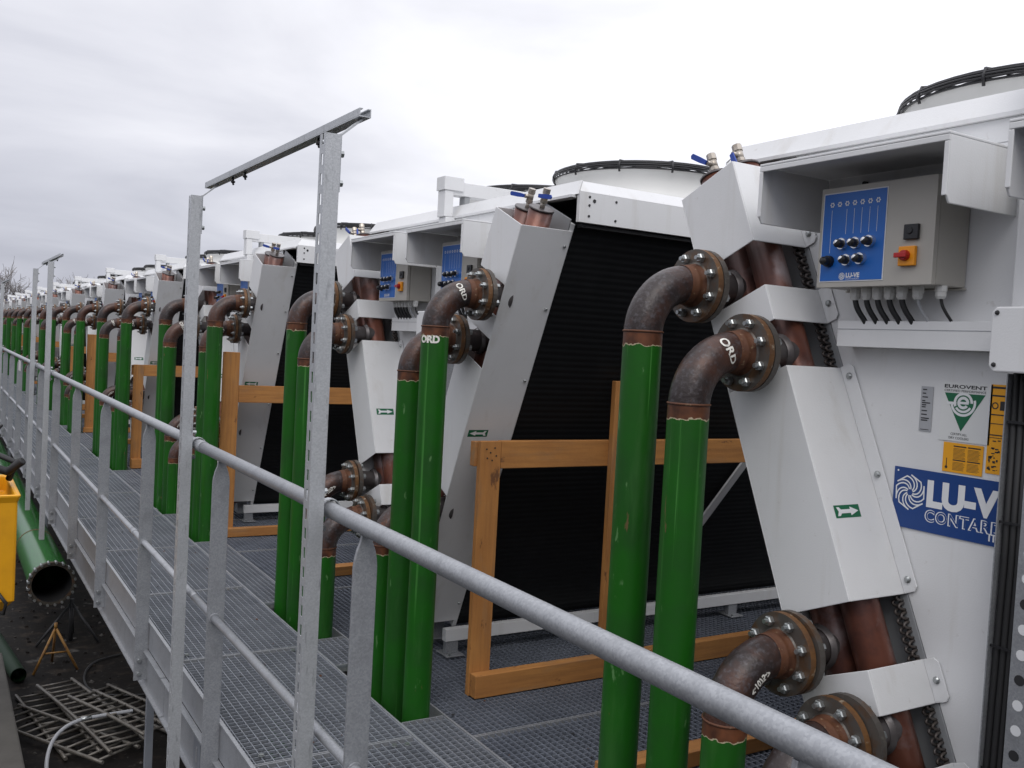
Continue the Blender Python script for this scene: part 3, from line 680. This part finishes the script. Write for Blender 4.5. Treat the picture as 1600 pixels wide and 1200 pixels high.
# ------------------------------------------------------------------ riser pipes with elbows
PR = .0572; ER = .152; PX = 1.764
def elbow_pt(phi, th, r):    # phi 0 at the weld (pointing up) .. 90deg at the flange (pointing +X); local origin = weld centre
    c = Vector((ER, 0, 0)); d = Vector((-math.cos(phi), 0, math.sin(phi)))
    return c+d*(ER+r*math.cos(th))+Vector((0, r*math.sin(th), 0))
def make_riser(length):
    root = empty('riser_pipe', (0, 0, 0))
    zt = length      # weld height above the floor
    mb = MB(); mb.lathe([(PR, -zt-.9), (PR, -.6*zt), (PR, -.2), (PR, 0)], GREEN, (0, 0, 0), 'Z', 36, True)
    mb.build('pipe', root, (0, 0, zt))
    mb = MB(); k1, k2 = 20, 32
    vs = [elbow_pt(PI/2*i/k1, 2*PI*j/k2, PR-.0004) for i in range(k1+1) for j in range(k2)]
    fs = [(i*k2+j, i*k2+(j+1) % k2, (i+1)*k2+(j+1) % k2, (i+1)*k2+j) for i in range(k1) for j in range(k2)]
    mb.add(vs, fs, SCALE, True); e = mb.build('elbow', root, (0, 0, zt))
    mb = MB()
    mb.lathe([(PR, .001), (PR+.003, .003), (PR+.003, .006), (PR, .008)], RUST, (0, 0, 0), 'Z', 32, True)
    mb.build('weld_seam', e); mb = MB()
    mb.lathe([(PR, ER-.022), (PR+.0015, ER-.018), (PR+.0015, ER+.0), (PR+.004, ER+.003), (PR+.001, ER+.007), (PR+.006, ER+.018), (PR+.010, ER+.0288)], RUST, (0, 0, ER), 'X', 36, True)
    mb.build('neck', e)
    mb = MB(); x0 = ER+.029
    mb.lathe([(.055, x0-.004), (.066, x0-.004), (.070, x0), (.110, x0)], FLANGE, (0, 0, ER), 'X', 40)
    mb.lathe([(.110, x0), (.110, x0+.020), (.05, x0+.020)], FLANGEG, (0, 0, ER), 'X', 40)
    mb.lathe([(.05, x0+.0203), (.098, x0+.0203), (.098, x0+.0238), (.05, x0+.0238)], RUBBER, (0, 0, ER), 'X', 30)
    for k in range(8):
        a = 2*PI*(k+.5)/8; c = (0, .088*math.cos(a), ER+.088*math.sin(a))
        mb.lathe([(0, x0-.016), (.0105, x0-.016), (.0135, x0-.013), (.0135, x0-.0005)], BOLT, c, 'X', 6)
        mb.lathe([(0, x0-.027), (.0065, x0-.027), (.0065, x0-.015)], BOLT, c, 'X', 8)
    mb.build('flange', root, (0, 0, zt))
    return root
def bend_text(txt, size, f, bold=.0012):
    vs, fs = text_mesh(txt, size, bold)
    me = bpy.data.meshes.new('marks'); me.from_pydata([tuple(v) for v in vs], [], [list(q) for q in fs])
    b = bmesh.new(); b.from_mesh(me); bmesh.ops.subdivide_edges(b, edges=[e for e in b.edges if e.calc_length() > .006], cuts=2, use_grid_fill=True)
    bmesh.ops.triangulate(b, faces=b.faces)
    w = max(v.co.x for v in b.verts)
    for v in b.verts: v.co = f(v.co.x-w/2+random.uniform(-.0006, .0006), v.co.y)
    b.to_mesh(me); b.free(); me.materials.append(CHALK); return me
LENS = [(1.618, .874, 'tall outer'), (1.424, .660, 'shorter inner'), (.626, .450, 'low outer'), (.460, .267, 'low inner')]
protos = [make_riser(z) for z, _, _ in LENS]
first = [True]*4
for i, yc in enumerate(Yc):
    for s in (1, -1):
        for k, (z, dy, nm) in enumerate(LENS):
            o = protos[k] if first[k] else copy_tree(protos[k]); first[k] = False
            o.location = (PX, yc+s*dy, 0)
            side = 'far' if s > 0 else 'near'
            what = {'tall outer': 'tallest green pipe, rusty elbow highest,', 'shorter inner': 'second tallest green pipe, rusty elbow',
                    'low outer': 'short green pipe with knee-high rusty elbow', 'low inner': 'shortest green pipe with lowest rusty elbow'}[nm]
            tag(o, '%s on the %s coil of the %s cooler' % (what, side, ordn[i]), 'pipe', 'green riser pipes along the walkway')
            marks = []
            if (i, s, k) == (0, 1, 1):     # ORD down the flank of the elbow
                marks.append(bend_text('ORD', .040, lambda x, y: elbow_pt(R(64)+y/ER*.75, R(-72)-x/PR*.95, PR+.0012)))
            if (i, s, k) == (1, -1, 0):
                marks.append(bend_text('ORD', .040, lambda x, y: elbow_pt(R(64)+y/ER*.75, R(-72)-x/PR*.95, PR+.0012)))
                marks.append(bend_text('ORD', .040, lambda x, y: Vector(((PR+.0012)*math.cos(R(220)+x/PR), (PR+.0012)*math.sin(R(220)+x/PR), -.062+y)), .002))
            if (i, s, k) == (0, 1, 2):
                marks.append(bend_text('<-1075->', .028, lambda x, y: elbow_pt(R(50)+x/ER*.75, R(-98)-(y-.012)/PR, PR+.0012)))
            for me in marks:
                mo = bpy.data.objects.new('chalk_mark', me); COL.objects.link(mo); mo.location = (0, 0, z); par(mo, o)

# ------------------------------------------------------------------ guard rail on the walkway
XR = .91
rail = tag(empty('guard_rail', (XR, 0, 0)), 'galvanised guard rail with tube handrail and flat posts along the walkway edge', 'railing')
yj = [-1.3, 3.95-.15, 10.6, 17.3, 24, 30.7, 39]
for a, b in zip(yj[:-1], yj[1:]):
    mb = MB(); n = max(2, int((b-a)/1.5))
    mb.tube([(0, a+(b-a)*i/n, 1.10) for i in range(n+1)], .0212, GALV, 20)
    mb.tube([(0, b-.05, 1.10), (0, b+.05, 1.10)], .0235, GALV, 20); mb.build('top_rail', rail)
    mb = MB(); mb.tube([(0, a+(b-a)*i/n, .497) for i in range(n+1)], .0145, GALV, 16)
    mb.tube([(0, a+1.3, .497), (0, a+1.38, .497)], .017, GALV, 16); mb.build('mid_rail', rail)
mb = MB()
pl = [(-.026, 0, -.19), (.036, 0, -.19), (.036, 0, 1.0), (.034, 0, 1.02), (.029, 0, 1.042), (.022, 0, 1.06), (.018, 0, 1.079), (-.008, 0, 1.079), (-.012, 0, 1.06), (-.019, 0, 1.042), (-.024, 0, 1.02), (-.026, 0, 1.0)]
mb.prism(pl, (0, .010, 0), GALV)
mb.box((-.022, .0105, -.18), (.0335, .016, -.065), GALV)
for z in (-.09, -.155):
    mb.lathe([(0, -.012), (.011, -.012), (.011, -.0003)], BOLT, (-.004, 0, z), 'Y', 6); mb.lathe([(0, .026), (.006, .026), (.006, .0165)], BOLT, (-.004, 0, z), 'Y', 8)
mb.lathe([(.0146, -.004), (.020, -.004), (.020, -.0003)], GALV, (0, 0, .497), 'Y', 16)
pm = mb.build('post', rail, (0, 2.13-1.365*2, 0), bevel=.0015)
for k in range(1, 30):
    c = pm.copy(); COL.objects.link(c); par(c, rail); c.location = (0, 2.13+1.365*(k-2), 0)
mb = MB(); mb.box((-.004, 12.5, .95), (0, 12.78, 1.07), TAG); tg = mb.build('notice_tag', None, (XR-.025, 0, 0), bevel=.001)
tag(tg, 'small white tag hanging from the handrail far down the walkway', 'tag')

# ------------------------------------------------------------------ lamp frames: two strut posts and a crossbar clamped to the rail
def make_frame():
    root = empty('light_frame', (.855, 0, 0))
    for y in (-.735, .735):
        mb = MB(); z0, z1 = -.36, 2.075
        mb.box((-.0205, y-.0025, z0), (.0205, y, z1), GALVB)                 # broad web facing the camera
        nsl = 48; dz = (z1-z0)/nsl
        for sx_ in (-.0205, .018):                                        # flanges, the outer one slotted
            if sx_ < 0:
                mb.box((sx_, y, z0), (sx_+.0025, y+.012, z1), GALVB); mb.box((sx_, y+.026, z0), (sx_+.0025, y+.040, z1), GALVB)
                for k in range(nsl):
                    mb.box((sx_, y+.012, z0+dz*k), (sx_+.0025, y+.026, z0+dz*k+dz*.42), GALVB)
            else: mb.box((sx_, y, z0), (sx_+.0025, y+.040, z1), GALVB)
        p = mb.build('post', root)
        mb = MB()
        mb.box((.0210, y+.004, 1.93), (.0255, y+.036, z1+.004), GALVB)      # bracket plate, then the arm up to the crossbar
        for z in (1.955, 2.03): mb.lathe([(0, .037), (.009, .037), (.009, .0257)], BOLT, (0, y+.02, z), 'X', 6)
        a = Vector((.0235, y+.02, z1)); b_ = Vector((.082, y+.02, z1+.052))
        sv = Vector((0, .014, 0)); nv = Vector((.002, 0, -.0014))
        mb.hexa([a-sv-nv, a+sv-nv, a+sv+nv, a-sv+nv, b_-sv-nv, b_+sv-nv, b_+sv+nv, b_-sv+nv], GALVB)
        mb.build('bracket', p)
        mb = MB()                                                        # clamp round the handrail
        pts = [(.055+.027*math.cos(a_), y+.05, 1.10+.027*math.sin(a_)) for a_ in [PI*(1.15-1.3*i/10) for i in range(11)]]
        for (p1, p2) in zip(pts[:-1], pts[1:]):
            A, B = Vector(p1), Vector(p2); w_ = Vector((0, .012, 0)); cc = Vector((.055, y+.05, 1.10)); nA = (A-cc).normalized()*.003; nB = (B-cc).normalized()*.003
            mb.hexa([A-w_, B-w_, B+w_, A+w_, A-w_+nA, B-w_+nB, B+w_+nB, A+w_+nA], GALVB)
        mb.box((.028, y+.040, 1.035), (.031, y+.062, 1.165), GALVB)
        for z in (1.05, 1.15): mb.lathe([(0, .045), (.008, .045), (.008, .0312)], BOLT, (0, y+.05, z), 'X', 6)
        mb.build('rail_clamp', p)
    mb = MB()
    yb0, yb1 = -.745, .885
    def bar(x, y, z): return (x+.060, y, z-.022)
    for (xa, xb, za, zb) in ((.004, .036, 2.150, 2.153), (.004, .0065, 2.1535, 2.172), (.0335, .036, 2.1535, 2.172), (.0068, .013, 2.1695, 2.172), (.027, .0332, 2.1695, 2.172)):
        c = [(xa, yb0, za), (xb, yb0, za), (xb, yb1, za), (xa, yb1, za), (xa, yb0, zb), (xb, yb0, zb), (xb, yb1, zb), (xa, yb1, zb)]
        mb.hexa([bar(*q) for q in c], GALVB)
    cb = mb.build('crossbar', root)
    for y in (-.42, .52, .36, -.40):
        mb = MB(); p0 = Vector(bar(.02, y, 2.15)); mb.tube([p0, p0-Vector((0, 0, .02)), p0-Vector((0, .006, .026))], .004, DARKSTEEL, 8); mb.tube([p0-Vector((0, 0, .012)), p0-Vector((0, 0, .019))], .008, DARKSTEEL, 6)
        mb.build('hanger_bolt', cb)
    return root
fr0 = make_frame()
for i, (yc, lab) in enumerate(((3.065, 'nearest tall galvanised frame of two slotted posts with a crossbar above the handrail'), (9.88, 'second tall galvanised frame with a crossbar, farther down the handrail'), (16.7, 'third galvanised post frame, far down the handrail'), (23.5, 'farthest galvanised post frame on the handrail'))):
    o = fr0 if i == 0 else copy_tree(fr0); o.location = (.855, yc, 0)
    tag(o, lab, 'post frame', 'tall post frames clamped to the handrail')

# ------------------------------------------------------------------ timber crate frames left in the gaps
def make_timber(kind):
    root = empty('timber_frame', (0, 0, 0))
    def beam(name, a, b):
        mb = MB(); c = [(a[i]+b[i])/2 for i in range(3)]; h = [(b[i]-a[i])/2 for i in range(3)]
        L_ = h.index(max(h))
        # long axis along local X so that the grain follows it
        mb.box((-h[L_], -h[(L_+1) % 3], -h[(L_+2) % 3]), (h[L_], h[(L_+1) % 3], h[(L_+2) % 3]), WOOD)
        o = mb.build(name, root, c, bevel=.003)
        o.rotation_euler = {0: (0, 0, 0), 1: (PI/2, 0, PI/2), 2: (0, -PI/2, -PI/2)}[L_]
        return o
    if kind == 'A':
        hp = beam('post', (.0, -.012, .0), (.105, .018, 1.135))
        for nx_, nz_ in ((.03, 1.10), (.05, 1.085), (.072, 1.105), (.035, 1.06), (.06, 1.05), (.08, 1.07)):
            mb = MB(); mb.lathe([(0, -.0135), (.004, -.0135), (.004, -.0122)], DARKSTEEL, (0, 0, 0), 'Y', 8)
            no = mb.build('nail_head', None); no.parent = hp; no.matrix_parent_inverse = (Matrix.Translation(hp.location) @ hp.rotation_euler.to_matrix().to_4x4()).inverted(); no.location = (nx_, 0, nz_); KIDS.setdefault(hp.name, []).append(no)
        beam('top_rail', (.105+.002, -.010, 1.012), (1.75, .030, 1.135))
        beam('end_block', (-.012, .019, 1.02), (.104, .06, 1.13)); beam('post', (.70, -.043, .10), (.775, -.0105, 1.42))
        b_ = beam('bottom_rail', (.004, -.068, .004), (1.90, -.0125, .105)); mb = MB(); mb.box((.98, -.0692, .03), (1.03, -.0683, .09), BLUEPAINT); mb.build('paint_mark', b_)
    else:
        beam('post', (-.12, -.02, .004), (.0, .018, 1.40)); beam('top_rail', (.002, -.012, 1.02), (1.7, .03, 1.15)); beam('bottom_rail', (-.14, -.075, .004), (1.5, -.0205, .07))
    # nails in the near post head
    return root
kinds = ['A', 'A', 'B', 'A', 'B', 'A', 'A', 'B', 'A', 'B', 'A']
tf = {}
for i, yc in enumerate(Yc):
    if i == 0: continue
    k = kinds[i]
    if k in tf: o = copy_tree(tf[k])
    else: o = tf[k] = make_timber(k)
    o.location = ({2: 1.98, 3: 1.87, 4: 1.99}.get(i, 2.06), yc-.775+(.008 if i == 3 else 0), 0)
    o.rotation_euler = (0, 0, R([0, 0, -1.5, .5, -2, 2, 0, 1, -2, 0, 1][i]))
    tag(o, 'pine timber frame standing in the gap before the %s cooler%s' % (ordn[i], ', one post taller' if k == 'B' else ''), 'timber frame', 'pine timber frames between the coolers')
lt = None
for i, yc in enumerate(Yc):
    mb = None
    if lt is None:
        mb = MB(); mb.box((-.75, -.045, -.03), (.75, .045, .03), WOOD); lt = o = mb.build('timber_beam', None, bevel=.003)
    else: o = lt.copy(); COL.objects.link(o)
    o.location = (2.85, yc+1.36 if i == 0 else yc+1.45, .033); o.rotation_euler = (0, 0, R([-1, 2, 0, -3, 1, 0, 2, 0, 1, 0, 0][i]))
    tag(o, 'loose pine beam lying on the grating beyond the %s cooler' % ordn[i], 'timber', 'loose pine beams on the platform')

# ------------------------------------------------------------------ things at ground level on the left
root = tag(empty('main_pipe', (.965, 9.3, -.8)), 'fat green main pipe with a bolted open flange lying below the walkway', 'pipe')
mb = MB(); mb.lathe([(.178, .02), (.178, 30), (.165, 30), (.165, .0)], BIGGREEN, (0, 0, 0), 'Y', 48, True)
for yy in (1.6, 5.5, 11): mb.lathe([(.179, yy), (.182, yy+.008), (.182, yy+.016), (.179, yy+.024)], RUST, (0, 0, 0), 'Y', 40)
mb.build('pipe_body', root)
mb = MB(); mb.lathe([(.165, -.002), (.194, -.002), (.199, .004), (.199, .03), (.1795, .035)], DARKFL, (0, 0, 0), 'Y', 48)
mb.lathe([(.164, -.0025), (.164, .6)], DARKSTEEL, (0, 0, 0), 'Y', 40, True)
for k in range(20):
    a = 2*PI*(k+.5)/20; c = (.193*math.sin(a), 0, .193*math.cos(a)); mb.lathe([(0, -.02), (.012, -.02), (.012, .055), (0, .055)], BOLT, c, 'Y', 6)
mb.build('end_flange', root)
# trestle under it
root = tag(empty('pipe_trestle', (.95, 8.75, -1.4)), 'small yellow folding trestle on the dark ground below the open flange', 'trestle')
ap = Vector((0, 0, .36))
YELR = mat('rusty_yellow_steel', (.22, .11, .02), .6, 0, [('noise', V3(20), .45, .6, (.12, .05, .02), .8)])
for (dx, dy) in ((-.17, -.1), (.17, -.1), (0, .2)):
    mb = MB(); mb.tube([ap, Vector((dx, dy, .006))], .011, YELR, 8); mb.build('leg', root)
mb = MB(); mb.tube([(0, .0, .35), (0, 0, .40)], .014, YELR, 10); mb.build('head', root); mb = MB(); mb.tube([(-.09, -.05, .16), (.09, -.05, .16)], .008, YELR, 8); mb.build('crosspiece', root)
rt_ = root
o = tag(empty('pipe_stand', (1.16, 9.5, -1.4)), 'dark steel three-legged pipe stand behind the trestle', 'pipe stand')
for (dx, dy) in ((-.3, -.1), (.22, -.16), (.05, .25)):
    mb = MB(); mb.tube([(0, 0, .36), (dx, dy, .008)], .012, DARKSTEEL, 8); mb.build('leg', o)
mb = MB(); mb.tube([(0, 0, .0), (0, 0, .395)], .02, DARKSTEEL, 10); mb.build('column', o)
# yellow machine body
root = tag(empty('site_machine', (.355, 6.9, -1.4)), 'yellow steel machine housing with black gear on top beside the green main pipe', 'machine')
mb = MB()
def shell(z, g): return [(-.42+g, -.32+g, z), (.12-g, -.32+g, z), (.12-g, .55-g, z), (-.42+g, .55-g, z)]
z0, z1, zt = 1.08, 1.2, 1.87
a, b_, c, d, e, f = shell(z0, .10), shell(z1, 0), shell(zt-.05, 0), shell(zt, -.02), shell(zt, .02), shell(zt-.12, .02)
rings = [a, b_, c, d, e, f]; vs = sum(rings, [])
fs = [tuple(range(4))[::-1], tuple(range(20, 24))]
for k in range(5):
    for i in range(4): fs.append((k*4+i, k*4+(i+1) % 4, k*4+4+(i+1) % 4, k*4+4+i))
mb.add(vs, fs, YELB); mb.build('housing', root, bevel=.014)
mb = MB(); mb.box((-.06, -.20, 1.02), (.0, -.13, 1.079), SIGNW); mb.build('latch_block', root, bevel=.004)
for (lx, ly) in ((-.29, -.18), (-.29, .42)):
    mb = MB(); mb.box((lx-.03, ly-.03, 0), (lx+.03, ly+.03, 1.085), DARKSTEEL); mb.build('leg', root)
mb = MB(); mb.tube([(.02, -.335, 1.27), (.07, -.36, 1.2), (.06, -.34, 1.13), (.0, -.30, 1.15)], .011, RUBBER, 8); mb.build('cable', root)
mb = MB()
mb.box((-.34, -.12, 1.735), (.02, .36, 1.96), BLACK); mb.box((-.22, -.02, 1.961), (-.02, .25, 2.03), DARKSTEEL)
mb.tube([(-.05, .1, 2.0), (.08, .0, 1.97), (.16, -.06, 2.05)], .028, RUBBER, 10); mb.tube([(-.2, .2, 1.98), (0, .1, 2.08), (.13, .05, 2.02), (.09, .1, 1.9)], .022, RUBBER, 10)
mb.tube([(-.1, .2, 2.0), (-.02, .2, 2.16), (.05, .18, 2.26)], .010, DARKSTEEL, 8)
mb.build('engine', root, bevel=.01)
# cable ladders piled on the ground
def make_ladder(L_, wd, n, bent=0):
    root = empty('cable_ladder', (0, 0, 0))
    for s in (-1, 1):
        mb = MB(); pts = [(s*wd/2, L_*i/8, .02+bent*math.sin(PI*i/8)) for i in range(9)]
        mb.tube(pts, .0135, LADM, 8); mb.build('side_rail', root)
    for k in range(n):
        y = L_*(k+.5)/n; mb = MB(); z = .02+bent*math.sin(PI*y/L_); mb.tube([(-wd/2, y, z), (wd/2, y, z)], .0095, LADM, 6); mb.build('rung', root)
    return root
LAD = [((.94, 6.85, -1.395), (0, 0, 9), 1.35, .22, 11, .0, 'cable ladder lying lowest in the pile on the dark ground, nearest the kerb'),
       ((1.22, 6.74, -1.35), (.4, 0, 12.5), 1.5, .26, 15, .02, 'cable ladder slanting across the middle of the pile'),
       ((1.40, 6.75, -1.27), (1.5, 3, 24), .95, .2, 10, .01, 'short cable ladder topmost of the pile, close to the walkway beam'),
       ((1.16, 6.7, -1.372), (0, 0, 31), 1.3, .3, 12, .0, 'wide cable ladder wedged under the slanting one in the pile'),
       ((1.66, 7.0, -1.395), (0, 0, 24), 1.2, .24, 11, .0, 'cable ladder half hidden under the walkway behind the pile')]
for (p, r, L_, wd, n, bt, lab) in LAD:
    o = make_ladder(L_, wd, n, bt); o.location = p; o.rotation_euler = [R(q) for q in r]
    tag(o, lab, 'cable ladder', 'galvanised cable ladders piled on the ground')
mb = MB(); mb.tube(smooth([(.68, 6.4, -1.36), (.70, 6.75, -1.31), (.78, 6.98, -1.25), (.93, 7.1, -1.22), (1.12, 7.12, -1.225), (1.3, 7.14, -1.23)]), .013, GREYLAB, 12)
mb.tube([(.95, 7.095, -1.222), (1.02, 7.11, -1.2225)], .017, BOLT, 10)
tag(mb.build('hose'), 'grey hose curling over the pile of cable ladders', 'hose')
mb = MB(); mb.tube(smooth([(1.5, 8.9, -1.385), (1.25, 8.8, -1.385), (1.12, 8.4, -1.385), (1.15, 8.0, -1.385), (1.5, 7.8, -1.385), (2.2, 7.9, -1.385)]), .009, RUBBER, 8)
tag(mb.build('cable'), 'black cable looping over the dark ground under the walkway', 'cable')
# concrete wall on the left
mb = MB(); mb.box((.16, 2.0, -1.4), (.50, 8.4, -1.13), CONC); mb.box((.14, 2.0, -1.13), (.53, 8.4, -1.09), CONC)
tag(mb.build('concrete_kerb', bevel=.012), 'low concrete kerb wall on the dark ground beside the ladder pile', 'kerb')
mb = MB(); mb.lathe([(.06, 0), (.06, 1.3), (.05, 1.3), (.05, 0)], DKGREEN, (0, 0, 0), 'Y', 20, True); o = mb.build('loose_pipe', None, (.66, 8.5, -1.33)); o.rotation_euler = (0, 0, R(6))
tag(o, 'dark green loose pipe lying on the ground beside the kerb', 'pipe')
# rubble
rr = random.Random(11)
mb = MB()
for k in range(260):
    x, y = rr.uniform(.62, 2.2), rr.uniform(6.2, 14); q = rr.uniform(.008, .03); a = rr.uniform(0, 3)
    c, s_ = math.cos(a)*q, math.sin(a)*q
    pts = [(x+c, y+s_, -1.401), (x-s_, y+c, -1.401), (x-c, y-s_, -1.401), (x+s_, y-c, -1.401)]
    mb.hexa(pts+[(px*.6+x*.4, py*.6+y*.4, -1.4+q*rr.uniform(.4, .9)) for px, py, _ in pts], GROUND if k % 3 else RUBB)
tag(mb.build('rubble'), 'small rubble scattered on the dark ground', 'rubble', kind='stuff')

mb = MB(); rr = random.Random(5)
for k in range(160):
    x, y = rr.choice(((1.0, 1.6), (1.0, 1.6), (1.9, 3.2)))[0]+rr.random()*.6, rr.uniform(1.2, 9); q = rr.uniform(.002, .006)
    if k < 40: x, y = 1.44+rr.gauss(0, .05), 2.75+rr.gauss(0, .08)
    mb.hexa([(x-q, y-q, .0005), (x+q, y-q, .0005), (x+q, y+q, .0005), (x-q, y+q, .0005), (x-q*.5, y-q*.4, q), (x+q*.6, y-q*.5, q*.8), (x+q*.4, y+q*.5, q), (x-q*.5, y+q*.5, q*.9)], RUST if k % 2 else DARKSTEEL)
tag(mb.build('dirt'), 'dark dirt crumbs scattered on the grating', 'dirt', kind='stuff')

# ------------------------------------------------------------------ bare winter trees beyond the far end
def make_tree(seed, h):
    rg = random.Random(seed); trunk = MB(); crown = MB()
    def grow(p, d, L_, r, lev):
        n = 4; pts = [p]; q = p.copy(); dd = d.copy()
        for i in range(n):
            dd = (dd+Vector((rg.gauss(0, .13), rg.gauss(0, .13), rg.gauss(.03, .08)))).normalized(); q = q+dd*L_/n; pts.append(q.copy())
        rs = [r*(1-.5*i/n) for i in range(n+1)]
        (trunk if lev == 0 else crown).tube(pts, rs, BARK, 6 if lev < 2 else 4, caps=False)
        if lev >= 5: return
        for k in range(rg.choice((3, 3, 4)) if lev < 4 else 3):
            i = rg.randint(2, n) if lev else rg.randint(3, n)
            a = rg.uniform(0, 2*PI); sp_ = rg.uniform(.45, .95)
            ort = dd.orthogonal().normalized(); ort2 = dd.cross(ort)
            nd = (dd+(math.cos(a)*ort+math.sin(a)*ort2)*sp_).normalized()
            grow(pts[i], nd, L_*rg.uniform(.55, .8), max(.013, rs[i]*rg.uniform(.6, .8)), lev+1)
    grow(Vector((0, 0, 0)), Vector((0, 0, 1)), h*.42, h*.024, 0)
    root = empty('bare_tree', (0, 0, 0)); trunk.build('trunk', root, recalc=False); crown.build('crown', root, recalc=False)
    return root
TR = [(2.0, 48, 5.3, 3, 'bare winter tree beyond the far end of the handrail, broad and pale'), (4.1, 50, 5.3, 5, 'bare winter tree just left of the far post frame'), (5.9, 56, 6.1, 8, 'bare winter tree right behind the far crossbar'), (7.6, 60, 5.9, 13, 'bare winter tree right of the far crossbar, low over the white roofs'), (.6, 58, 6.2, 21, 'bare winter tree farthest from the coolers, beyond the row'), (9.6, 70, 5.6, 34, 'small distant bare tree over the cooler roofs')]
for (x, y, h, sd_, lab) in TR:
    o = make_tree(sd_, h); o.location = (x, y, -1.4)
    tag(o, lab, 'tree', 'bare trees beyond the end of the row')
